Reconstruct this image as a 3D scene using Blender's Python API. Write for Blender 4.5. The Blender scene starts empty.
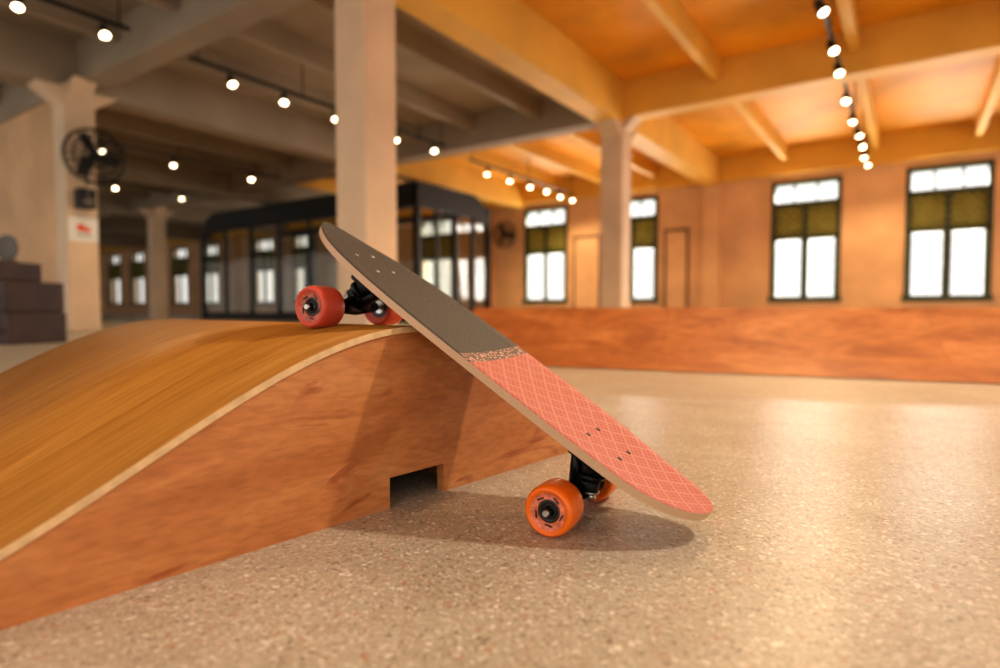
import bpy, bmesh, math, random
from mathutils import Vector, Matrix
random.seed(4)
scene = bpy.context.scene
TH = math.radians(34.35); C = math.cos(TH); S = math.sin(TH)
CAMH = 0.30
def cw(lat, dep, z=0.0):
    return Vector((lat*C - dep*S, lat*S + dep*C, z))
def cdir(v): return cw(v[0], v[1], v[2])

# ---------------------------------------------------------------- materials
def mat_base(name):
    m = bpy.data.materials.new(name); m.use_nodes = True
    nt = m.node_tree; b = nt.nodes['Principled BSDF']
    return m, nt, b
def plain(name, col, rough=0.5, metal=0.0, var=0.12, scale=8.0, bump=0.0):
    m, nt, b = mat_base(name)
    tc = nt.nodes.new('ShaderNodeTexCoord'); n = nt.nodes.new('ShaderNodeTexNoise')
    n.inputs['Scale'].default_value = scale; n.inputs['Detail'].default_value = 5
    nt.links.new(tc.outputs['Object'], n.inputs['Vector'])
    r = nt.nodes.new('ShaderNodeValToRGB')
    r.color_ramp.elements[0].position = 0.3; r.color_ramp.elements[1].position = 0.7
    r.color_ramp.elements[0].color = (*[c*(1-var) for c in col], 1)
    r.color_ramp.elements[1].color = (*[min(1, c*(1+var)) for c in col], 1)
    nt.links.new(n.outputs['Fac'], r.inputs['Fac']); nt.links.new(r.outputs['Color'], b.inputs['Base Color'])
    b.inputs['Roughness'].default_value = rough; b.inputs['Metallic'].default_value = metal
    return m
def emis(name, col, s):
    m, nt, b = mat_base(name)
    b.inputs['Emission Color'].default_value = (*col, 1); b.inputs['Emission Strength'].default_value = s
    b.inputs['Base Color'].default_value = (*col, 1)
    return m
def wood(name, cols, stretch, rough=0.4, fine=60.0, rot=0.0, bumps=0.05, coat=0.0, finemix=0.7, stain=None):
    m, nt, b = mat_base(name); N = nt.nodes; L = nt.links
    tc = N.new('ShaderNodeTexCoord'); mp = N.new('ShaderNodeMapping')
    mp.inputs['Scale'].default_value = stretch; mp.inputs['Rotation'].default_value = rot if isinstance(rot, tuple) else (0, 0, rot)
    L.new(tc.outputs['Object'], mp.inputs['Vector'])
    n1 = N.new('ShaderNodeTexNoise'); n1.inputs['Scale'].default_value = 2.2; n1.inputs['Detail'].default_value = 6
    n1.inputs['Distortion'].default_value = 1.2; n1.inputs['Roughness'].default_value = 0.6
    L.new(mp.outputs['Vector'], n1.inputs['Vector'])
    r = N.new('ShaderNodeValToRGB'); cr = r.color_ramp
    cr.elements[0].position = 0.28; cr.elements[0].color = (*cols[0], 1)
    cr.elements[1].position = 0.72; cr.elements[1].color = (*cols[-1], 1)
    if len(cols) == 3:
        e = cr.elements.new(0.5); e.color = (*cols[1], 1)
    L.new(n1.outputs['Fac'], r.inputs['Fac'])
    n2 = N.new('ShaderNodeTexNoise'); n2.inputs['Scale'].default_value = fine; n2.inputs['Detail'].default_value = 3
    L.new(mp.outputs['Vector'], n2.inputs['Vector'])
    r2 = N.new('ShaderNodeValToRGB'); r2.color_ramp.elements[0].position = 0.35; r2.color_ramp.elements[1].position = 0.6
    r2.color_ramp.elements[0].color = (0.72, 0.68, 0.64, 1); r2.color_ramp.elements[1].color = (1, 1, 1, 1)
    L.new(n2.outputs['Fac'], r2.inputs['Fac'])
    mx = N.new('ShaderNodeMix'); mx.data_type = 'RGBA'; mx.blend_type = 'MULTIPLY'; mx.inputs[0].default_value = finemix
    L.new(r.outputs['Color'], mx.inputs[6]); L.new(r2.outputs['Color'], mx.inputs[7])
    out = mx.outputs[2]
    if stain:
        n3 = N.new('ShaderNodeTexNoise'); n3.inputs['Scale'].default_value = stain[1]; n3.inputs['Detail'].default_value = 5; n3.inputs['Distortion'].default_value = 2.0
        L.new(mp.outputs['Vector'], n3.inputs['Vector'])
        r3 = N.new('ShaderNodeValToRGB'); r3.color_ramp.elements[0].position = 0.60; r3.color_ramp.elements[1].position = 0.70
        r3.color_ramp.elements[0].color = (0, 0, 0, 1); r3.color_ramp.elements[1].color = (0.75, 0.75, 0.75, 1)
        L.new(n3.outputs['Fac'], r3.inputs['Fac'])
        m3 = N.new('ShaderNodeMix'); m3.data_type = 'RGBA'; m3.inputs[7].default_value = (*stain[0], 1)
        L.new(r3.outputs['Color'], m3.inputs[0]); L.new(out, m3.inputs[6]); out = m3.outputs[2]
    L.new(out, b.inputs['Base Color'])
    b.inputs['Roughness'].default_value = rough
    b.inputs['Coat Weight'].default_value = coat; b.inputs['Coat Roughness'].default_value = 0.25
    bp = N.new('ShaderNodeBump'); bp.inputs['Strength'].default_value = bumps; bp.inputs['Distance'].default_value = 0.002
    L.new(n2.outputs['Fac'], bp.inputs['Height']); L.new(bp.outputs['Normal'], b.inputs['Normal'])
    return m

def floor_mat():
    m, nt, b = mat_base('terrazzo_concrete'); N = nt.nodes; L = nt.links
    tc = N.new('ShaderNodeTexCoord')
    big = N.new('ShaderNodeTexNoise'); big.inputs['Scale'].default_value = 2.2; big.inputs['Detail'].default_value = 8
    big.inputs['Roughness'].default_value = 0.7
    L.new(tc.outputs['Object'], big.inputs['Vector'])
    rb = N.new('ShaderNodeValToRGB')
    rb.color_ramp.elements[0].position = 0.32; rb.color_ramp.elements[0].color = (0.34, 0.29, 0.22, 1)
    rb.color_ramp.elements[1].position = 0.68; rb.color_ramp.elements[1].color = (0.58, 0.525, 0.43, 1)
    L.new(big.outputs['Fac'], rb.inputs['Fac'])
    dn = N.new('ShaderNodeTexNoise'); dn.inputs['Scale'].default_value = 90
    L.new(tc.outputs['Object'], dn.inputs['Vector'])
    add = N.new('ShaderNodeVectorMath'); add.operation = 'MULTIPLY_ADD'
    add.inputs[1].default_value = (0.012, 0.012, 0.012)
    L.new(dn.outputs['Color'], add.inputs[0]); L.new(tc.outputs['Object'], add.inputs[2])
    prev = rb.outputs['Color']; green = None
    for scl, mixf in ((310, 0.46), (140, 0.0)):
        v = N.new('ShaderNodeTexVoronoi'); v.inputs['Scale'].default_value = scl
        L.new(add.outputs['Vector'], v.inputs['Vector'])
        sp = N.new('ShaderNodeSeparateColor'); L.new(v.outputs['Color'], sp.inputs['Color'])
        rs = N.new('ShaderNodeValToRGB'); cr = rs.color_ramp; cr.interpolation = 'CONSTANT'
        mx = N.new('ShaderNodeMix'); mx.data_type = 'RGBA'
        if mixf:
            cr.elements[0].position = 0.0; cr.elements[0].color = (0.15, 0.11, 0.075, 1)
            cr.elements[1].position = 0.07; cr.elements[1].color = (0.42, 0.27, 0.18, 1)
            for p, c in [(0.14, (0.42, 0.36, 0.27)), (0.30, (0.46, 0.41, 0.33)), (0.56, (0.54, 0.49, 0.40)), (0.76, (0.66, 0.61, 0.52)), (0.91, (0.88, 0.84, 0.76))]:
                e = cr.elements.new(p); e.color = (*c, 1)
            mx.inputs[0].default_value = mixf; green = sp.outputs['Green']
            L.new(sp.outputs['Red'], rs.inputs['Fac']); L.new(prev, mx.inputs[6]); L.new(rs.outputs['Color'], mx.inputs[7])
        else:
            cr.elements[0].position = 0.0; cr.elements[0].color = (0.44, 0.21, 0.12, 1)
            cr.elements[1].position = 0.4; cr.elements[1].color = (0.18, 0.14, 0.11, 1)
            e = cr.elements.new(0.6); e.color = (0.88, 0.84, 0.76, 1)
            L.new(sp.outputs['Red'], rs.inputs['Fac'])
            g = math_node(nt, 'GREATER_THAN', sp.outputs['Blue'], 0.88); d = math_node(nt, 'LESS_THAN', v.outputs['Distance'], 0.42)
            L.new(math_node(nt, 'MULTIPLY', math_node(nt, 'MULTIPLY', g, d), 0.6), mx.inputs[0])
            L.new(prev, mx.inputs[6]); L.new(rs.outputs['Color'], mx.inputs[7])
        prev = mx.outputs[2]
    L.new(prev, b.inputs['Base Color'])
    rr = N.new('ShaderNodeMapRange'); rr.inputs['To Min'].default_value = 0.22; rr.inputs['To Max'].default_value = 0.46
    n3 = N.new('ShaderNodeTexNoise'); n3.inputs['Scale'].default_value = 9; n3.inputs['Detail'].default_value = 6
    L.new(tc.outputs['Object'], n3.inputs['Vector']); L.new(n3.outputs['Fac'], rr.inputs['Value'])
    L.new(rr.outputs['Result'], b.inputs['Roughness'])
    bp = N.new('ShaderNodeBump'); bp.inputs['Strength'].default_value = 0.12; bp.inputs['Distance'].default_value = 0.001
    L.new(green, bp.inputs['Height']); L.new(bp.outputs['Normal'], b.inputs['Normal'])
    return m

def math_node(nt, op, a, b=None):
    n = nt.nodes.new('ShaderNodeMath'); n.operation = op
    for i, v in enumerate((a, b)):
        if v is None: continue
        if isinstance(v, (int, float)): n.inputs[i].default_value = v
        else: nt.links.new(v, n.inputs[i])
    return n.outputs[0]
def deck_top_mat():
    m, nt, b = mat_base('deck_top_print'); N = nt.nodes; L = nt.links
    tc = N.new('ShaderNodeTexCoord'); sx = N.new('ShaderNodeSeparateXYZ'); L.new(tc.outputs['Object'], sx.inputs['Vector'])
    X, Y = sx.outputs['X'], sx.outputs['Y']
    def lines(ax, ay, freq, width):
        u = math_node(nt, 'ADD', math_node(nt, 'MULTIPLY', X, ax*freq), math_node(nt, 'MULTIPLY', Y, ay*freq))
        f = math_node(nt, 'FRACT', u); d = math_node(nt, 'ABSOLUTE', math_node(nt, 'SUBTRACT', f, 0.5))
        return math_node(nt, 'LESS_THAN', d, width)
    l = math_node(nt, 'MAXIMUM', lines(1, 0.75, 32, 0.10), lines(1, -0.75, 32, 0.10))
    l2 = math_node(nt, 'MAXIMUM', lines(1, 0.75, 96, 0.13), lines(1, -0.75, 96, 0.13))
    noise = N.new('ShaderNodeTexNoise'); noise.inputs['Scale'].default_value = 45; L.new(tc.outputs['Object'], noise.inputs['Vector'])
    f1 = math_node(nt, 'MULTIPLY', l, 0.34); f2 = math_node(nt, 'MULTIPLY', l2, 0.26)
    f = math_node(nt, 'ADD', math_node(nt, 'MAXIMUM', f1, f2), math_node(nt, 'MULTIPLY', noise.outputs['Fac'], 0.20))
    mr = N.new('ShaderNodeMix'); mr.data_type = 'RGBA'
    mr.inputs[6].default_value = (0.47, 0.075, 0.055, 1); mr.inputs[7].default_value = (0.66, 0.36, 0.27, 1)
    L.new(f, mr.inputs[0])
    ng = N.new('ShaderNodeTexNoise'); ng.inputs['Scale'].default_value = 700; L.new(tc.outputs['Object'], ng.inputs['Vector'])
    gr = N.new('ShaderNodeValToRGB'); gr.color_ramp.elements[0].position = 0.35; gr.color_ramp.elements[1].position = 0.7
    gr.color_ramp.elements[0].color = (0.024, 0.022, 0.022, 1); gr.color_ramp.elements[1].color = (0.11, 0.095, 0.085, 1)
    L.new(ng.outputs['Fac'], gr.inputs['Fac'])
    vv = N.new('ShaderNodeTexVoronoi'); vv.inputs['Scale'].default_value = 190; L.new(tc.outputs['Object'], vv.inputs['Vector'])
    dots = math_node(nt, 'LESS_THAN', vv.outputs['Distance'], 0.42)
    lace = N.new('ShaderNodeMix'); lace.data_type = 'RGBA'
    lace.inputs[6].default_value = (0.14, 0.09, 0.075, 1); lace.inputs[7].default_value = (0.60, 0.34, 0.25, 1)
    L.new(dots, lace.inputs[0])
    m1 = N.new('ShaderNodeMix'); m1.data_type = 'RGBA'
    L.new(math_node(nt, 'GREATER_THAN', X, 0.018), m1.inputs[0]); L.new(gr.outputs['Color'], m1.inputs[6]); L.new(lace.outputs[2], m1.inputs[7])
    m2 = N.new('ShaderNodeMix'); m2.data_type = 'RGBA'
    L.new(math_node(nt, 'GREATER_THAN', X, 0.040), m2.inputs[0]); L.new(m1.outputs[2], m2.inputs[6]); L.new(mr.outputs[2], m2.inputs[7])
    L.new(m2.outputs[2], b.inputs['Base Color'])
    b.inputs['Roughness'].default_value = 0.6
    bp = N.new('ShaderNodeBump'); bp.inputs['Strength'].default_value = 0.25; bp.inputs['Distance'].default_value = 0.0006
    L.new(ng.outputs['Fac'], bp.inputs['Height']); L.new(bp.outputs['Normal'], b.inputs['Normal'])
    return m
def ply_edge_mat(axis='Z', freq=500, name='plywood_edge', base=(0.62, 0.40, 0.22), dark=(0.38, 0.2, 0.09)):
    m, nt, b = mat_base(name); N = nt.nodes; L = nt.links
    tc = N.new('ShaderNodeTexCoord'); sx = N.new('ShaderNodeSeparateXYZ'); L.new(tc.outputs['Object'], sx.inputs['Vector'])
    f = math_node(nt, 'FRACT', math_node(nt, 'MULTIPLY', sx.outputs[axis], freq))
    g = math_node(nt, 'GREATER_THAN', f, 0.6)
    mx = N.new('ShaderNodeMix'); mx.data_type = 'RGBA'; mx.inputs[6].default_value = (*base, 1); mx.inputs[7].default_value = (*dark, 1)
    L.new(math_node(nt, 'MULTIPLY', g, 0.6), mx.inputs[0]); L.new(mx.outputs[2], b.inputs['Base Color'])
    b.inputs['Roughness'].default_value = 0.5
    return m
def glass_mat():
    m = bpy.data.materials.new('tinted_glass'); m.use_nodes = True; nt = m.node_tree; nt.nodes.clear()
    o = nt.nodes.new('ShaderNodeOutputMaterial'); t = nt.nodes.new('ShaderNodeBsdfTransparent'); g = nt.nodes.new('ShaderNodeBsdfGlossy')
    t.inputs['Color'].default_value = (0.88, 0.88, 0.85, 1); g.inputs['Roughness'].default_value = 0.02
    mx = nt.nodes.new('ShaderNodeMixShader'); mx.inputs[0].default_value = 0.03
    nt.links.new(t.outputs[0], mx.inputs[1]); nt.links.new(g.outputs[0], mx.inputs[2]); nt.links.new(mx.outputs[0], o.inputs[0])
    return m

M_floor = floor_mat()
M_wall = plain('pink_plaster', (0.70, 0.43, 0.235), 0.75, var=0.14, scale=1.3)
M_colm = plain('cream_plaster', (0.70, 0.51, 0.345), 0.65, var=0.10, scale=2.0)
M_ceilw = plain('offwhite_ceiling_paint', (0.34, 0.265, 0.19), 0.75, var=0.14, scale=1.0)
M_ceily = plain('warm_lit_ochre_ceiling', (0.76, 0.34, 0.018), 0.6, var=0.26, scale=0.9)  # ochre paint with the warm lamp glow put into its colour
M_beamy = plain('warm_lit_ochre_beam', (0.76, 0.43, 0.07), 0.6, var=0.12, scale=1.2)  # beam paint, warm glow of the lamps mixed into the colour
M_black = plain('black_painted_steel', (0.007, 0.006, 0.006), 0.6, var=0.3)
M_truck = plain('black_truck_metal', (0.016, 0.015, 0.015), 0.32, metal=0.6, var=0.3, scale=60)
M_steel = plain('bare_steel', (0.55, 0.53, 0.50), 0.3, metal=1.0, var=0.1, scale=60)
M_rubber = plain('black_rubber', (0.015, 0.014, 0.014), 0.6)
M_green = plain('dark_green_paint', (0.045, 0.060, 0.030), 0.5, var=0.2)
M_olive = plain('olive_mesh_panel', (0.13, 0.13, 0.03), 0.6, var=0.3)
M_lattice = plain('yellow_lattice_paint', (0.55, 0.50, 0.12), 0.6)
M_grille = plain('pale_grille_paint', (0.60, 0.57, 0.48), 0.6)
M_glass = glass_mat()
M_bulb = emis('warm_bulb_glow', (1.0, 0.80, 0.50), 14)
M_dkwood = plain('dark_brown_wood', (0.050, 0.020, 0.012), 0.55, var=0.35, scale=5)
M_top = wood('golden_bent_plywood', [(0.38, 0.16, 0.026), (0.48, 0.215, 0.038), (0.55, 0.265, 0.058)], (0.9, 9, 1), rough=0.45, fine=14, coat=0.05, finemix=0.5)
M_side = wood('reddish_plywood', [(0.44, 0.15, 0.040), (0.56, 0.215, 0.066), (0.65, 0.29, 0.105)], (1.6, 1, 6), rough=0.55, fine=22, coat=0.0, finemix=0.6, stain=((0.30, 0.07, 0.018), 2.7))
M_bank = wood('varnished_bank_plywood', [(0.28, 0.075, 0.018), (0.44, 0.145, 0.036), (0.58, 0.23, 0.07)], (0.9, 2.6, 1.2), rough=0.6, fine=16, rot=(0, 0, 0.9), coat=0.0)
M_edge = ply_edge_mat('Z', 700, 'deck_ply_edge', (0.66, 0.45, 0.28), (0.42, 0.22, 0.11))
M_edge2 = plain('pale_ply_edge', (0.72, 0.48, 0.25), 0.5, var=0.15, scale=60)
M_deckt = deck_top_mat()
M_deckb = plain('deck_bottom_maple', (0.28, 0.14, 0.07), 0.45, var=0.15, scale=25)
M_orange = plain('orange_urethane', (0.95, 0.19, 0.010), 0.3, var=0.05)
M_orangeface = plain('printed_orange_face', (0.80, 0.22, 0.12), 0.35, var=0.4, scale=160)
M_coral = plain('coral_urethane', (0.66, 0.10, 0.055), 0.38, var=0.06)
M_coralface = plain('printed_coral_face', (0.48, 0.12, 0.07), 0.4, var=0.4, scale=160)
M_core = plain('wheel_core', (0.04, 0.025, 0.02), 0.4)
M_white = plain('white_card', (0.80, 0.76, 0.70), 0.6, var=0.03)
M_red = plain('red_print', (0.75, 0.12, 0.05), 0.6, var=0.1)
M_grey = plain('grey_metal', (0.22, 0.20, 0.18), 0.45, metal=0.3)
M_greydark = plain('dull_grey_plastic', (0.14, 0.12, 0.10), 0.7)

# ---------------------------------------------------------------- mesh builder
class B:
    def __init__(s): s.bm = bmesh.new(); s.mats = []
    def mi(s, m):
        if m not in s.mats: s.mats.append(m)
        return s.mats.index(m)
    def box(s, lo, hi, m, M=None, bev=0.0):
        r = bmesh.ops.create_cube(s.bm, size=1.0)
        vs = r['verts']; lo = Vector(lo); hi = Vector(hi)
        for v in vs:
            v.co = Vector([(lo[i]+hi[i])/2 + v.co[i]*(hi[i]-lo[i]) for i in range(3)])
        fs = set(f for v in vs for f in v.link_faces)
        if bev:
            es = set(e for v in vs for e in v.link_edges)
            rr = bmesh.ops.bevel(s.bm, geom=list(es), offset=bev, segments=2, affect='EDGES', profile=0.6)
            fs = set(rr['faces']) | set(f for v in rr['verts'] for f in v.link_faces)
            vs = list(set(v for f in fs for v in f.verts))
        for f in fs: f.material_index = s.mi(m)
        if M is not None:
            for v in vs: v.co = M @ v.co
        return vs
    def lathe(s, prof, M, mats, seg=40):
        rings = []
        for (r, a) in prof:
            rings.append([s.bm.verts.new(M @ Vector((r*math.cos(2*math.pi*i/seg), r*math.sin(2*math.pi*i/seg), a))) for i in range(seg)])
        for k in range(len(rings)-1):
            mm = mats[k] if isinstance(mats, list) else mats
            for i in range(seg):
                j = (i+1) % seg
                f = s.bm.faces.new((rings[k][i], rings[k][j], rings[k+1][j], rings[k+1][i])); f.material_index = s.mi(mm); f.smooth = True
        for ring, mm in ((rings[0], mats[0] if isinstance(mats, list) else mats), (rings[-1], mats[-1] if isinstance(mats, list) else mats)):
            f = s.bm.faces.new(ring); f.material_index = s.mi(mm)
    def cyl(s, p0, p1, r0, m, r1=None, seg=20):
        p0 = Vector(p0); p1 = Vector(p1); d = p1-p0
        q = d.to_track_quat('Z', 'Y').to_matrix().to_4x4(); q.translation = p0
        s.lathe([(r0, 0), (r1 if r1 is not None else r0, d.length)], q, m, seg)
    def torus(s, M, R, r, m, seg=40, sg=8):
        rings = []
        for i in range(seg):
            a = 2*math.pi*i/seg
            rings.append([s.bm.verts.new(M @ Vector(((R+r*math.cos(2*math.pi*j/sg))*math.cos(a), (R+r*math.cos(2*math.pi*j/sg))*math.sin(a), r*math.sin(2*math.pi*j/sg)))) for j in range(sg)])
        for i in range(seg):
            for j in range(sg):
                f = s.bm.faces.new((rings[i][j], rings[(i+1) % seg][j], rings[(i+1) % seg][(j+1) % sg], rings[i][(j+1) % sg])); f.material_index = s.mi(m); f.smooth = True
    def prism(s, pts, ext, m, M=None):
        ext = Vector(ext)
        a = [s.bm.verts.new(Vector(p)) for p in pts]; b = [s.bm.verts.new(Vector(p)+ext) for p in pts]
        fs = [s.bm.faces.new(a), s.bm.faces.new(list(reversed(b)))]
        n = len(pts)
        for i in range(n):
            fs.append(s.bm.faces.new((a[i], b[i], b[(i+1) % n], a[(i+1) % n])))
        for f in fs: f.material_index = s.mi(m)
        if M is not None:
            for v in a+b: v.co = M @ v.co
        return fs
    def obj(s, name, parent=None, M=None, fix=True):
        if fix: bmesh.ops.recalc_face_normals(s.bm, faces=s.bm.faces[:])
        me = bpy.data.meshes.new(name); s.bm.to_mesh(me); s.bm.free()
        for m in s.mats: me.materials.append(m)
        o = bpy.data.objects.new(name, me); scene.collection.objects.link(o)
        if M is not None: o.matrix_world = M
        if parent is not None: o.parent = parent
        return o
def empty(name, M=None):
    o = bpy.data.objects.new(name, None); scene.collection.objects.link(o); o.empty_display_size = 0.1
    if M is not None: o.matrix_world = M
    return o
def rotM(zaxis, origin, xhint=None):
    z = Vector(zaxis).normalized(); q = z.to_track_quat('Z', 'Y').to_matrix().to_4x4(); q.translation = Vector(origin); return q

# ---------------------------------------------------------------- room shell
XL, XR, YB, YW = -42.0, 7.0, -3.0, 13.9
ZS = 3.6
b = B(); b.box((XL, YB, -0.15), (XR, YW+0.25, 0), M_floor); b.obj('floor')
b = B()
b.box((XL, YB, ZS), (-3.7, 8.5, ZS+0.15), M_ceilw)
b.box((-3.7, YB, ZS), (XR, YW+0.25, ZS+0.15), M_ceily)
b.box((-13, 8.5, ZS), (-3.7, YW+0.25, ZS+0.15), M_ceily)
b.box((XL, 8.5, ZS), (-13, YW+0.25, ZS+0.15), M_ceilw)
b.obj('ceiling')
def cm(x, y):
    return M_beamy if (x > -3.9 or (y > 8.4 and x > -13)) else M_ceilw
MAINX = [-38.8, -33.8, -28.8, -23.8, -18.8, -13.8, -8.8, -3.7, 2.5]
b = B()
for x in MAINX:
    for (y0, y1) in ((YB, 3.1), (3.1, 8.5), (8.5, YW)):
        m = cm(x, (y0+y1)/2)
        if abs(x+3.7) < 0.01: m = M_beamy
        b.box((x-0.17, y0, 3.0), (x+0.17, y1, ZS+0.02), m)
b.obj('trim_1')
b = B()
for y in (-1.9, 3.45, 8.5):
    xs = [XL]+MAINX+[XR]
    for i in range(len(xs)-1):
        xm = (xs[i]+xs[i+1])/2
        b.box((xs[i], y-0.15, 3.08), (xs[i+1], y+0.15, ZS+0.02), M_beamy if (xm > -3.7 or (y > 8 and xm > -4)) else M_ceilw)
b.box((XL, YW-0.22, 3.08), (XR, YW+0.02, ZS+0.02), M_beamy)
b.obj('trim_2')
b = B()
ribs = [-2.2, -0.62, 0.92, 4.0, 5.5]
for i in range(len(MAINX)-2):
    x0, x1 = MAINX[i], MAINX[i+1]
    for kk in (1, 2, 3): ribs.append(x0+(x1-x0)*kk/4)
for x in ribs:
    for (y0, y1) in ((YB, 8.5), (8.5, YW)):
        b.box((x-0.055, y0, 3.32), (x+0.055, y1, ZS+0.02), cm(x, (y0+y1)/2))
b.obj('trim_3')

WINC = [4.3, 0.53, -1.84, -5.62, -8.03, -11.8, -14.2, -18.0, -20.4, -24.1, -26.5, -30.3, -32.7, -36.4, -38.8]
WW, WZ0, WZ1 = 1.28, 0.47, 2.93
b = B()
b.box((XL, YW, 0), (XR, YW+0.22, WZ0), M_wall)
b.box((XL, YW, WZ1), (XR, YW+0.22, ZS), M_wall)
edges = sorted(WINC); px = XL
for c in edges:
    b.box((px, YW, WZ0), (c-WW/2, YW+0.22, WZ1), M_wall); px = c+WW/2
b.box((px, YW, WZ0), (XR, YW+0.22, WZ1), M_wall)
b.obj('wall_back')
b = B(); b.box((-13.9, 3.34, 0), (-8.9, 3.50, 3.55), M_wall); b.obj('wall_partition')
b = B(); b.box((XL-0.2, YB, 0), (XL, YW+0.22, ZS), M_wall); b.obj('wall_left')
b = B()
for i, x in enumerate([-3.7, 2.5, -9.9, -16.1, -22.2]):
    b.box((x-0.18, YW-0.18, 0), (x+0.18, YW, 3.1), M_wall)
b.obj('pilasters')  # pilasters standing against the window wall
def column(x, y, m=M_colm):
    b = B(); w = 0.175
    b.box((x-w, y-w, 0), (x+w, y+w, 3.05), m, bev=0.025)
    for sx in (-1, 1):
        b.prism([(x+sx*w*0.95, y-0.13, 3.06), (x+sx*(w+0.20), y-0.13, 3.10), (x+sx*w*0.95, y-0.13, 2.90)], (0, 0.26, 0), m)
    for sy in (-1, 1):
        b.prism([(x-0.15, y+sy*w*0.95, 3.01), (x-0.15, y+sy*(w+0.28), 3.01), (x-0.15, y+sy*w*0.95, 2.80)], (0.30, 0, 0), m)
    return b.obj('column')
for (x, y) in [(-3.7, 3.48), (-3.7, 8.5), (-8.75, 3.3), (-9.3, 8.45), (-17.4, 8.5), (-23.8, 8.5), (-28.8, 8.5), (2.5, 8.5)]:
    column(x, y)

def window(i, c):
    b = B(); x0, x1 = c-WW/2, c+WW/2; y0, y1 = YW-0.03, YW+0.10
    f = 0.07
    b.box((x0-0.01, y0, WZ0-0.02), (x0+f, y1, WZ1+0.02), M_green, bev=0.008)
    b.box((x1-f, y0, WZ0-0.02), (x1+0.01, y1, WZ1+0.02), M_green, bev=0.008)
    b.box((x0-0.04, y0-0.04, WZ0-0.04), (x1+0.04, y1, WZ0+f), M_green, bev=0.008)
    b.box((x0, y0, WZ1-f), (x1, y1, WZ1+0.02), M_green, bev=0.008)
    zt = WZ1-0.46; zm = zt-0.72
    b.box((x0, y0, zt-0.035), (x1, y1, zt+0.035), M_green)
    b.box((x0, y0, zm-0.035), (x1, y1, zm+0.045), M_green)
    for k in (1, 2):
        xx = x0+(x1-x0)*k/3
        b.box((xx-0.018, y0+0.02, zt), (xx+0.018, y1-0.02, WZ1), M_green)
    b.box((x0+f, y1-0.05, zm), (x1-f, y1-0.03, zt), M_olive)
    W = x1-x0-2*f; H = zt-zm-0.09; xa = x0+f; za = zm+0.05
    n = 8; st = W/n
    for d in (1, -1):
        for k in range(-8, n+8):
            xs = xa+k*st
            if d == 1:
                lo = max(0, xa-xs); hi = min(H, xa+W-xs)
            else:
                lo = max(0, xs-xa-W); hi = min(H, xs-xa)
            if hi-lo < 0.03: continue
            p0 = Vector((xs+d*lo, y1-0.06, za+lo)); p1 = Vector((xs+d*hi, y1-0.06, za+hi))
            b.cyl(p0, p1, 0.012, M_lattice, seg=4)
    xm = (x0+x1)/2
    b.box((xm-0.04, y0+0.01, WZ0), (xm+0.04, y1-0.01, zt), M_green)
    for (a, c2) in ((x0+f, xm-0.04), (xm+0.04, x1-f)):
        b.box((a, y0+0.03, WZ0+f), (a+0.03, y1-0.03, zm), M_green); b.box((c2-0.03, y0+0.03, WZ0+f), (c2, y1-0.03, zm), M_green)
        for k in range(1, 4):
            xx = a+(c2-a)*k/4
            b.box((xx-0.005, y1-0.02, WZ0+f), (xx+0.005, y1-0.010, zm), M_grille)
        for k in range(1, 5):
            zz = WZ0+f+(zm-WZ0-f)*k/5
            b.box((a, y1-0.02, zz-0.005), (c2, y1-0.010, zz+0.005), M_grille)
    b.obj('window_%d' % i)
for i, c in enumerate(sorted(WINC, reverse=True)): window(i+1, c)
b = B()
for k, (x0, x1) in enumerate(((-7.2, -6.45), (-4.82, -4.25))):
    for (a, c2) in ((x0, x0+0.035), (x1-0.035, x1)): b.box((a, YW-0.03, 0.0), (c2, YW, 2.12), M_dkwood)
    b.box((x0, YW-0.03, 2.09), (x1, YW, 2.13), M_dkwood)
b.obj('door_frames')  # thin door frames on the window wall

# ---------------------------------------------------------------- glass office
def glass_face(bd, P0, P1, H, curve_start, curve_end, nm, depth=0.10, fas=0.42):
    P0 = Vector(P0); P1 = Vector(P1); L = (P1-P0).length; ux = (P1-P0).normalized(); uy = Vector((-ux.y, ux.x, 0))
    F = Matrix(((ux.x, uy.x, 0, P0.x), (ux.y, uy.y, 0, P0.y), (0, 0, 1, 0), (0, 0, 0, 1)))
    R = 0.75; post = 0.12
    def arc(cx, cz, r, a0, a1, n=10): return [(cx+r*math.cos(a0+(a1-a0)*i/n), cz+r*math.sin(a0+(a1-a0)*i/n)) for i in range(n+1)]
    outer = []; inner = []
    if curve_start:
        a = arc(R, H-R, R, math.pi, math.pi/2); outer += [(0, 0)]+a; ri = R-post
        inner += [(post, 0)]+[(post+x*(ri/R), z-fas*((z-(H-R))/R)) for (x, z) in a]
    else:
        outer += [(0, 0), (0, H)]; inner += [(post, 0), (post, H-fas)]
    if curve_end:
        a = arc(L-R, H-R, R, math.pi/2, 0); outer += a+[(L, 0)]
        inner += [(L-post-(L-x)*((R-post)/R), z-fas*((z-(H-R))/R)) for (x, z) in a]+[(L-post, 0)]
    else:
        outer += [(L, H), (L, 0)]; inner += [(L-post, H-fas), (L-post, 0)]
    for i in range(len(outer)-1):
        q = [outer[i], outer[i+1], inner[i+1], inner[i]]
        bd.prism([(x, 0, z) for x, z in q], (0, depth, 0), M_black, F)
    bd.box((0.05, 0.02, 0), (L-0.05, depth-0.02, 0.18), M_black, F)
    zt = H-fas
    for k in range(1, nm):
        x = L*k/nm
        bd.box((x-0.03, 0.01, 0.1), (x+0.03, depth-0.01, zt+0.05), M_black, F)
    bd.box((post*0.8, depth/2-0.005, 0.2), (L-post*0.8, depth/2+0.005, zt-0.1), M_glass, F)
b = B()
HX0, HX1, HY0, HY1, HH = -15.9, -8.05, 8.9, 11.4, 2.80
glass_face(b, (HX0, HY0, 0), (HX1, HY0, 0), HH, True, False, 7, fas=0.5)
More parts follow.
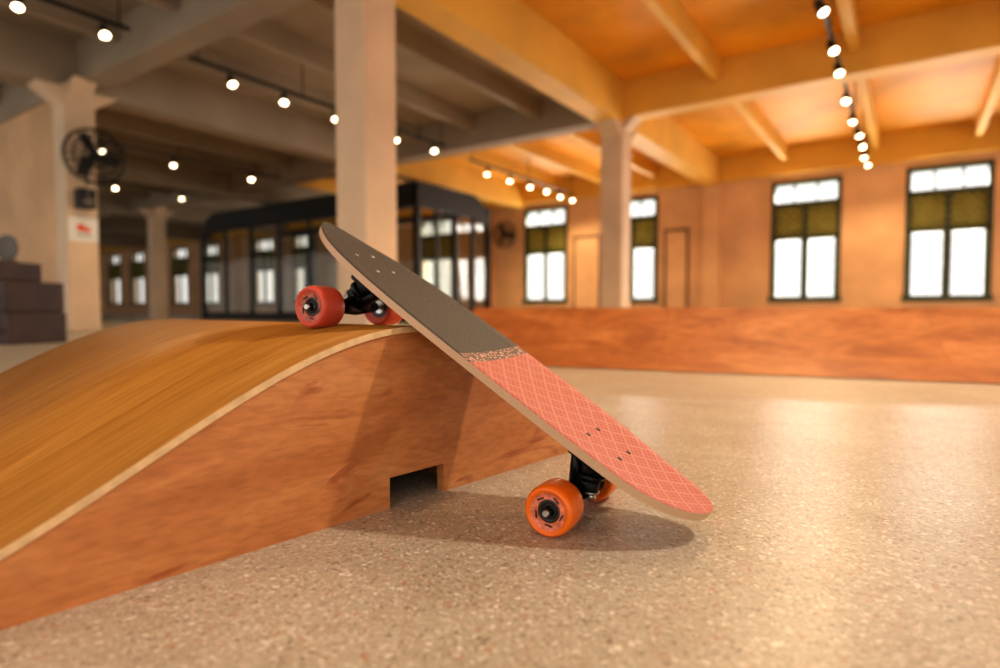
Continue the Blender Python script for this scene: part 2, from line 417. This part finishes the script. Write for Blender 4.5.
glass_face(b, (HX1, HY0, 0), (HX1, HY1, 0), HH, False, True, 4, fas=0.5)
b.box((HX0+0.75, HY0+0.05, HH-0.08), (HX1-0.05, HY1-0.75, HH-0.02), M_black)
glass_face(b, (HX1, HY1, 0), (HX0, HY1, 0), HH-0.2, False, False, 5, fas=0.15)
b.obj('glass_office')

# ---------------------------------------------------------------- near roller ramp
P0 = Vector((-0.466+0.009, 0.559-0.008)); U = Vector((0.66, 0.751)).normalized(); Wd = Vector((-U.y, U.x))
RM = Matrix.Identity(4)
o = cw(P0.x, P0.y); uw = cdir((U.x, U.y, 0)); ww = cdir((Wd.x, Wd.y, 0))
RM.col[0] = (*uw, 0); RM.col[1] = (*ww, 0); RM.col[2] = (0, 0, 1, 0); RM.col[3] = (*o, 1)
PK, HL, HR_, RH, RW = 0.50, 0.76, 0.66, 0.272, 0.98
def prof(t):
    s = (t-PK)/(HL if t < PK else HR_); s = max(-1, min(1, s)); return 0.012+(RH-0.012)*0.5*(1+math.cos(math.pi*s))
root = empty('skate_roller_ramp', RM)
b = B()
N = 96; ts = [PK-HL+(HL+HR_)*i/N for i in range(N+1)]
n0, n1, nz = 0.446, 0.556, 0.046
ts = sorted(set([t for t in ts if abs(t-n0) > 0.006 and abs(t-n1) > 0.006]+[n0, n1]))
for yy in (0.003, RW-0.022):
    for i in range(len(ts)-1):
        a, c = ts[i], ts[i+1]
        zb = nz if (a >= n0-1e-6 and c <= n1+1e-6) else 0.0
        za, zc = prof(a)-0.008, prof(c)-0.008
        b.prism([(a, yy, zb), (c, yy, zb), (c, yy, zc), (a, yy, za)], (0, 0.016, 0), M_side)
bmesh.ops.remove_doubles(b.bm, verts=b.bm.verts[:], dist=1e-5)
dead = [f for f in b.bm.faces if all(len(e.link_faces) > 2 for e in f.edges if abs(e.verts[0].co.x-e.verts[1].co.x) < 1e-6 and abs(e.verts[0].co.z-e.verts[1].co.z) > 1e-4) and abs(f.normal.x) > 0.99 and not (abs(f.calc_center_median().x-n0) < 1e-4 or abs(f.calc_center_median().x-n1) < 1e-4) and abs(f.calc_center_median().x-ts[0]) > 1e-4 and abs(f.calc_center_median().x-ts[-1]) > 1e-4]
bmesh.ops.delete(b.bm, geom=dead, context='FACES_ONLY')
for t in (0.1, 0.40, 0.62, 0.9):
    b.box((t, 0.03, 0.0), (t+0.015, RW-0.03, prof(t)-0.02), M_side)
b.obj('side_panels', root, None)
b = B()
th = 0.009
top = []; bot = []
for t in ts:
    dz = (prof(t+1e-3)-prof(t-1e-3))/2e-3; n = Vector((-dz, 0, 1)).normalized()
    p = Vector((t, 0, prof(t)))
    top.append(p); bot.append(p-n*th)
for i in range(len(ts)-1):
    v = [b.bm.verts.new(q) for q in (top[i], top[i+1], top[i+1]+Vector((0, RW, 0)), top[i]+Vector((0, RW, 0)))]
    f = b.bm.faces.new(v); f.material_index = b.mi(M_top); f.smooth = True
    v = [b.bm.verts.new(q) for q in (bot[i+1], bot[i], bot[i]+Vector((0, RW, 0)), bot[i+1]+Vector((0, RW, 0)))]
    f = b.bm.faces.new(v); f.material_index = b.mi(M_top)
    for yy in (0, RW):
        v = [b.bm.verts.new(q+Vector((0, yy, 0))) for q in (bot[i], bot[i+1], top[i+1], top[i])]
        f = b.bm.faces.new(v); f.material_index = b.mi(M_edge2)
bmesh.ops.remove_doubles(b.bm, verts=b.bm.verts[:], dist=1e-5)
b.obj('bent_top_sheet', root, None)

# ---------------------------------------------------------------- far bank ramp
A0 = Vector((-0.40, 3.30)); A1 = Vector((1.95, 2.34)); du = (A1-A0).normalized(); dn_ = Vector((-du.y, du.x))
BM_ = Matrix.Identity(4)
BM_.col[0] = (*cdir((du.x, du.y, 0)), 0); BM_.col[1] = (*cdir((dn_.x, dn_.y, 0)), 0); BM_.col[2] = (0, 0, 1, 0); BM_.col[3] = (*cw(A0.x, A0.y), 1)
b = B(); LB = 4.6
pr = []
for i in range(17):
    s = i/16; pr.append((0.62*s, 0.004+0.298*(s**1.55)))
segs = [0, 1.22, 2.44, 3.66, LB]
for k in range(len(segs)-1):
    x0, x1 = segs[k]+0.0005, segs[k+1]-0.0005
    for i in range(16):
        v = [b.bm.verts.new(q) for q in ((x0, pr[i][0], pr[i][1]), (x1, pr[i][0], pr[i][1]), (x1, pr[i+1][0], pr[i+1][1]), (x0, pr[i+1][0], pr[i+1][1]))]
        f = b.bm.faces.new(v); f.material_index = b.mi(M_bank); f.smooth = True
for x in (0.0, LB-0.018):
    b.prism([(x, p[0], p[1]-0.003) for p in pr]+[(x, 1.05, 0.299), (x, 1.05, 0)], (0.018, 0, 0), M_side)
b.box((0, 0.62, 0.288), (LB, 1.07, 0.302), M_bank)
b.box((0, 1.05, 0), (LB, 1.068, 0.29), M_side)
bmesh.ops.remove_doubles(b.bm, verts=b.bm.verts[:], dist=1e-5)
b.obj('skate_bank_ramp', None, BM_)

# ---------------------------------------------------------------- skateboard
R = 0.0345; TR = 0.165
lo = Vector((0.112, 0.863, R)); up = Vector((-0.257, 1.062, 0.272-0.0045+R))
bx = (lo-up); WB = bx.length; bx = bx.normalized(); ax = Vector((-bx.y, bx.x, 0)).normalized()
if ax.y < 0: ax = -ax
nz_ = bx.cross(ax).normalized()
BW = Matrix.Identity(4)
BW.col[0] = (*cdir(bx), 0); BW.col[1] = (*cdir(ax), 0); BW.col[2] = (*cdir(nz_), 0); BW.col[3] = (*cdir((lo+up)/2), 1)
sk = empty('skateboard', BW)
HW = WB/2
XN, XT = -HW-0.138, HW+0.158
DZ = 0.076
TK = 0.0115; WMAX = 0.095
def halfw(x):
    xc = 0.02
    if x < xc:
        s = min(1, (xc-x)/(xc-XN)); return WMAX*max(0.0, 1-s**2.6)**0.60
    s = min(1, (x-xc)/(XT-xc)); return WMAX*(1-0.10*s*s)*max(0.0, 1-s**6.0)**0.5
def deckz(x, f):
    z = 0.005*(f*f)
    if x > HW+0.05: z += 1.3*(x-HW-0.05)**2
    if x < -HW-0.05: z += 0.9*(x+HW+0.05)**2
    return z
b = B()
NX, NY = 110, 14
xs = []
for i in range(NX+1):
    s = i/NX; s2 = 0.5-0.5*math.cos(math.pi*s); xs.append(XN+(XT-XN)*s2)
tv = []; bv = []
for x in xs:
    w = halfw(x); w = max(w, 0.0006); r1 = []; r2 = []
    for j in range(NY+1):
        f = -1+2*j/NY; z = DZ+deckz(x, f*w/WMAX)
        r1.append(b.bm.verts.new((x, f*w, z+TK))); r2.append(b.bm.verts.new((x, f*w, z)))
    tv.append(r1); bv.append(r2)
for i in range(NX):
    for j in range(NY):
        f = b.bm.faces.new((tv[i][j], tv[i+1][j], tv[i+1][j+1], tv[i][j+1])); f.material_index = b.mi(M_deckt); f.smooth = True
        f = b.bm.faces.new((bv[i][j], bv[i][j+1], bv[i+1][j+1], bv[i+1][j])); f.material_index = b.mi(M_deckb); f.smooth = True
    for j in (0, NY):
        f = b.bm.faces.new((tv[i][j], bv[i][j], bv[i+1][j], tv[i+1][j])); f.material_index = b.mi(M_edge)
for i in (0, NX):
    for j in range(NY):
        f = b.bm.faces.new((tv[i][j], tv[i][j+1], bv[i][j+1], bv[i][j])); f.material_index = b.mi(M_edge)
deck = b.obj('deck', sk, None)
b = B()
for cx in (-HW, HW):
    for dx in (-0.027, 0.027):
        for dy in (-0.0205, 0.0205):
            z = DZ+TK+0.0003
            b.lathe([(0.0036, -0.002), (0.0036, 0.0006), (0.003, 0.0012)], Matrix.Translation((cx+dx, dy, z)), M_steel if cx < 0 else M_core, 14)
b.obj('bolts', sk, None)
def truck(cx, sgn):
    b = B()
    b.box((cx-0.043, -0.028, DZ-0.007), (cx+0.043, 0.028, DZ+0.002), M_rubber, bev=0.003)
    b.box((cx-0.041, -0.027, DZ-0.017), (cx+0.041, 0.027, DZ-0.007), M_truck, bev=0.003)
    b.box((cx-0.024, -0.017, DZ-0.032), (cx+0.026, 0.017, DZ-0.012), M_truck, bev=0.005)
    k0 = Vector((cx-sgn*0.008, 0, DZ-0.022)); k1 = Vector((cx+sgn*0.022, 0, 0.004)); d = (k1-k0)
    b.cyl(k0, k1, 0.0045, M_steel)
    b.cyl(k0+d*0.05, k0+d*0.32, 0.0125, M_rubber, 0.0145)
    b.cyl(k0+d*0.36, k0+d*0.52, 0.018, M_truck, 0.018)
    b.cyl(k0+d*0.55, k0+d*0.80, 0.0138, M_rubber, 0.0105)
    b.cyl(k0+d*0.80, k0+d*0.85, 0.0125, M_steel)
    b.cyl(k0+d*0.86, k0+d*1.02, 0.0078, M_steel, seg=6)
    b.cyl(k0+d*0.44, (cx, 0, 0.002), 0.015, M_truck, 0.012)
    b.cyl((cx-sgn*0.004, 0, 0.002), (cx-sgn*0.036, 0, DZ-0.020), 0.011, M_truck, 0.007)
    b.cyl((cx-sgn*0.030, 0, DZ-0.030), (cx-sgn*0.038, 0, DZ-0.010), 0.013, M_truck, 0.015)
    hw = TR/2-0.031
    for sy in (-1, 1):
        b.cyl((cx, 0, 0.002), (cx, sy*hw, 0), 0.0165, M_truck, 0.0098)
        b.prism([(cx-0.004, 0, 0.028), (cx-0.004, sy*hw*0.75, 0.008), (cx-0.004, sy*hw*0.75, -0.004), (cx-0.004, 0, -0.004)], (0.008, 0, 0), M_truck)
        b.cyl((cx, 0, 0), (cx, sy*(TR/2+0.031), 0), 0.004, M_steel, seg=12)
        b.cyl((cx, sy*(TR/2+0.0195), 0), (cx, sy*(TR/2+0.0275), 0), 0.0066, M_truck, seg=6)
        b.cyl((cx, sy*(TR/2-0.029), 0), (cx, sy*(TR/2-0.0245), 0), 0.0075, M_steel, seg=16)
    return b.obj('truck', sk, None)
truck(-HW, -1); truck(HW, 1)
def wheel(cx, cy, sgn, mu, mf):
    b = B()
    w = 0.0255
    pr = [(0.0045, 0.016), (0.0062, 0.0185), (0.0100, 0.0185), (0.0108, 0.0165), (0.0112, 0.0195), (0.0150, 0.0200), (0.0158, 0.0190), (0.0250, 0.0215),
          (0.0278, w-0.001), (0.0298, w), (0.0325, w-0.0025), (0.0342, w-0.007), (R, w-0.011),
          (R, -w+0.011), (0.0342, -w+0.007), (0.0325, -w+0.0025), (0.0298, -w), (0.0278, -w+0.001), (0.020, -0.018), (0.012, -0.017), (0.0045, -0.016)]
    mats = [M_steel, M_rubber, M_rubber, M_core, M_core, M_core, mf, mu, mu, mu, mu, mu, mu, mu, mu, mu, mu, mu, M_core, M_steel]
    Mx = rotM((0, sgn, 0), (cx, cy, 0))
    b.lathe(pr, Mx, mats, 56)
    for k in range(5):
        a = 2*math.pi*k/5
        p = Mx @ Vector((0.0185*math.cos(a), 0.0185*math.sin(a), 0.0196))
        q = Mx @ Vector((0.0205*math.cos(a+0.5), 0.0205*math.sin(a+0.5), 0.0202))
        b.cyl(p, q, 0.0012, M_core, seg=6)
    return b.obj('wheel', sk, None)
for sy in (-1, 1):
    wheel(-HW, sy*TR/2, sy, M_coral, M_coralface)
    wheel(HW, sy*TR/2, sy, M_orange, M_orangeface)

# ---------------------------------------------------------------- track lights
def track(x, y0, y1, heads, zt=3.12, aim=(0.25, 0.0)):
    root = empty('track_light', Matrix.Translation((x, (y0+y1)/2, zt)))
    inv = root.matrix_world.inverted()
    b = B()
    b.box((x-0.018, y0, zt-0.012), (x+0.018, y1, zt+0.022), M_black)
    n = max(2, int((y1-y0)/1.5)+1)
    for i in range(n):
        yy = y0+0.1+(y1-y0-0.2)*i/(n-1)
        b.cyl((x, yy, zt), (x, yy, ZS+0.01), 0.008, M_black, seg=8)
    for y in heads:
        d = Vector((random.uniform(-0.35, 0.35)+aim[0], random.uniform(-0.35, 0.15)+aim[1], -1)).normalized()
        p = Vector((x, y, zt-0.085))
        b.cyl((x, y, zt), p, 0.011, M_black, seg=8)
        q = rotM(d, p-d*0.05)
        b.lathe([(0.022, 0), (0.036, 0.02), (0.040, 0.07), (0.056, 0.125), (0.054, 0.128)], q, M_black, 20)
        b.lathe([(0.036, 0.127), (0.042, 0.136), (0.030, 0.150), (0.010, 0.158)], q, M_bulb, 20)
    o = b.obj('rail_and_heads', None); o.data.transform(inv); o.parent = root
    return root, heads
def lamp(root, x, y, z, power, col=(1.0, 0.73, 0.42), size=150, d=(0.1, 0, -1), soft=0.06):
    l = bpy.data.lights.new('spot_lamp', 'SPOT'); l.energy = power; l.color = col; l.spot_size = math.radians(size); l.spot_blend = 0.6; l.shadow_soft_size = soft
    o = bpy.data.objects.new('spot_lamp', l); scene.collection.objects.link(o)
    o.matrix_world = rotM(-Vector(d), (x, y, z)); mw = o.matrix_world.copy()
    o.parent = root; o.matrix_parent_inverse = root.matrix_world.inverted()
tr, h = track(-0.75, 2.4, 13.5, [2.9, 4.3, 5.3, 6.2, 7.2, 7.9, 9.0, 10.0, 10.9, 11.7, 12.5, 13.2])
for y, e in ((2.9, 50), (4.3, 70), (6.2, 105), (7.9, 105), (10.0, 105), (12.5, 105)): lamp(tr, -0.75, y, 2.86, e, soft=0.06)
tr, h = track(1.25, 0.4, 8.3, [1.0, 2.3, 4.2, 6.0, 8.0])  # unseen track, added so its lamp casts the board's shadow on the roller
lamp(tr, 1.25, 2.3, 2.86, 240, col=(1.0, 0.88, 0.68), d=(-0.6, -0.4, -1), soft=0.09, size=120)
lamp(tr, 1.25, 6.0, 2.86, 95)
tr, h = track(-6.8, 1.4, 3.1, [2.15, 2.85], 3.2)
for y in h: lamp(tr, -6.8, y, 2.92, 30)
tr, h = track(-6.85, 3.75, 8.3, [4.25, 5.0, 5.85, 7.1, 8.0], 3.15)
for y in (4.25, 5.85, 8.0): lamp(tr, -6.85, y, 2.88, 40)
tr, h = track(-7.0, 9.2, 13.5, [9.8, 10.6, 11.4, 12.1, 12.8, 13.4])
for y in (9.8, 11.4, 12.8): lamp(tr, -7.0, y, 2.86, 105)
tr, h = track(-11.4, 3.8, 8.2, [4.7, 5.9, 7.5]); lamp(tr, -11.4, 5.9, 2.86, 50)
tr, h = track(-14.7, 3.8, 8.2, [5.2, 6.3, 7.8]); lamp(tr, -14.7, 6.3, 2.86, 50)

# ---------------------------------------------------------------- wall fans
def fan(name, pos, face, Rf=0.24):
    d = Vector(face).normalized(); pos = Vector(pos)
    q = rotM(d, pos)
    b = B()
    for (r, a) in ((1.0, 0.03), (0.97, 0.07), (0.97, -0.01), (0.72, 0.10), (0.40, 0.115)):
        b.torus(q @ Matrix.Translation((0, 0, a)), Rf*r, 0.008, M_black, 32, 6)
    for k in range(20):
        a = 2*math.pi*k/20; ca, sa = math.cos(a), math.sin(a)
        pts = [q @ Vector((Rf*r*ca, Rf*r*sa, z)) for r, z in ((0.12, 0.118), (0.5, 0.113), (0.78, 0.095), (1.0, 0.03), (0.8, -0.05), (0.2, -0.08))]
        for i in range(5): b.cyl(pts[i], pts[i+1], 0.005, M_black, seg=4)
    for k in range(3):
        a = 2*math.pi*k/3
        m = q @ Matrix.Rotation(a, 4, 'Z') @ Matrix.Rotation(0.35, 4, 'X')
        b.prism([(0.03, -0.03, 0.02), (Rf*0.45, -0.08, 0.02), (Rf*0.85, -0.06, 0.02), (Rf*0.88, 0.04, 0.02), (Rf*0.5, 0.05, 0.02), (0.03, 0.03, 0.02)], (0, 0, 0.004), M_black, m)
    b.lathe([(0.02, 0.125), (0.035, 0.12), (0.035, 0.0), (0.055, -0.02), (0.05, -0.16), (0.02, -0.17)], q, M_black, 20)
    b.cyl(q @ Vector((0, 0, -0.12)), q @ Vector((0, 0, -0.34)), 0.018, M_black)
    b.cyl(q @ Vector((0, 0, -0.34)), q @ Vector((0, 0, -0.36)), 0.06, M_black)
    b.cyl(q @ Vector((0, 0, -0.30)), (q @ Vector((0, 0, -0.30)))+Vector((0, 0, -0.3)), 0.012, M_black)
    return b.obj(name)
fan('wall_fan', (-8.575+0.36, 3.3, 2.13), (1, -0.12, 0), 0.33)
fan('wall_fan', (-9.10, YW-0.36, 2.28), (0, -1, 0), 0.36)

b = B(); X0 = -8.574
b.box((X0+0.03, 3.20, 1.53), (X0+0.19, 3.38, 1.77), M_black, bev=0.012)
b.lathe([(0.055, 0), (0.06, 0.006), (0.03, 0.002)], rotM((1, 0, 0), (X0+0.19, 3.29, 1.61)), M_greydark, 20)
b.lathe([(0.025, 0), (0.028, 0.005), (0.012, 0.002)], rotM((1, 0, 0), (X0+0.19, 3.29, 1.72)), M_greydark, 16)
b.box((X0, 3.26, 1.62), (X0+0.03, 3.32, 1.70), M_black)
b.obj('wall_speaker')
b = B(); b.box((X0, 3.14, 1.13), (X0+0.012, 3.46, 1.43), M_white)
b.lathe([(0.05, 0), (0.05, 0.003)], rotM((1, 0, 0), (X0+0.012, 3.27, 1.30)), M_red, 24)
b.lathe([(0.035, 0), (0.035, 0.003)], rotM((1, 0, 0), (X0+0.012, 3.34, 1.28)), M_red, 24)
b.box((X0+0.012, 3.22, 1.20), (X0+0.015, 3.38, 1.22), M_grey)
b.obj('paper_sign')
def box_stack():
    p = cw(-4.33, 4.95)
    F = Matrix.Translation(p) @ Matrix.Rotation(TH*0.6, 4, 'Z')
    b = B()
    b.box((-0.55, 0.0, 0.0), (0.36, 0.5, 0.26), M_dkwood, bev=0.01)
    b.box((-0.56, -0.012, 0.27), (0.34, 0.5, 0.52), M_dkwood, bev=0.01)
    b.box((-0.50, 0.02, 0.53), (0.16, 0.45, 0.69), M_dkwood, bev=0.01)
    b.box((-0.54, 0.01, 0.255), (0.33, 0.49, 0.28), M_dkwood); b.box((-0.49, 0.03, 0.515), (0.15, 0.44, 0.54), M_dkwood)
    for z in (0.10, 0.37):
        b.box((-0.5, -0.02, z), (0.30, -0.005, z+0.02), M_dkwood)
    for z in (0.16, 0.42):
        for x in (-0.25, 0.15): b.box((x-0.05, -0.028, z), (x+0.05, -0.01, z+0.015), M_grey)
    b.cyl((0.10, 0.2, 0.69), (0.10, 0.2, 0.705), 0.07, M_greydark)
    b.cyl((0.10, 0.2, 0.70), (0.10, 0.2, 0.75), 0.01, M_greydark)
    q = rotM((0, -1, 0), (0.10, 0.2, 0.81))
    b.lathe([(0.02, -0.012), (0.112, -0.012), (0.115, 0.0), (0.112, 0.010), (0.105, 0.006), (0.01, 0.006)], q, M_greydark, 32)
    return b.obj('wooden_drawer_stack', None, F)
box_stack()

# ---------------------------------------------------------------- light
w = bpy.data.worlds.new('World'); scene.world = w; w.use_nodes = True
bg = w.node_tree.nodes['Background']; bg.inputs['Color'].default_value = (1.0, 0.97, 0.92, 1); bg.inputs['Strength'].default_value = 1.3
def area(name, loc, size, sy, power, direction, col):
    l = bpy.data.lights.new(name, 'AREA'); l.shape = 'RECTANGLE'; l.size = size; l.size_y = sy; l.energy = power; l.color = col
    o = bpy.data.objects.new(name, l); scene.collection.objects.link(o)
    o.matrix_world = rotM(-Vector(direction), loc)
    return o
for i, c in enumerate([4.3, 0.53, -1.84, -5.62, -8.03, -11.8, -14.2]):
    area('window_daylight', (c, YW+0.3, 1.6), 1.2, 2.3, 240, (0, -1, -0.15), (1.0, 0.95, 0.86))

# ---------------------------------------------------------------- camera
cam = bpy.data.cameras.new('camera'); co = bpy.data.objects.new('camera', cam); scene.collection.objects.link(co)
cam.lens = 21.6; cam.sensor_width = 36; cam.clip_start = 0.02
co.location = (0, 0, CAMH); co.rotation_euler = (math.pi/2-math.atan(26/600), 0, TH)
cam.dof.use_dof = True; cam.dof.focus_distance = 0.88; cam.dof.aperture_fstop = 1.9
scene.camera = co
scene.view_settings.view_transform = 'Standard'
for lk in ('Medium High Contrast', 'Standard - Medium High Contrast'):
    try:
        scene.view_settings.look = lk; break
    except Exception: pass
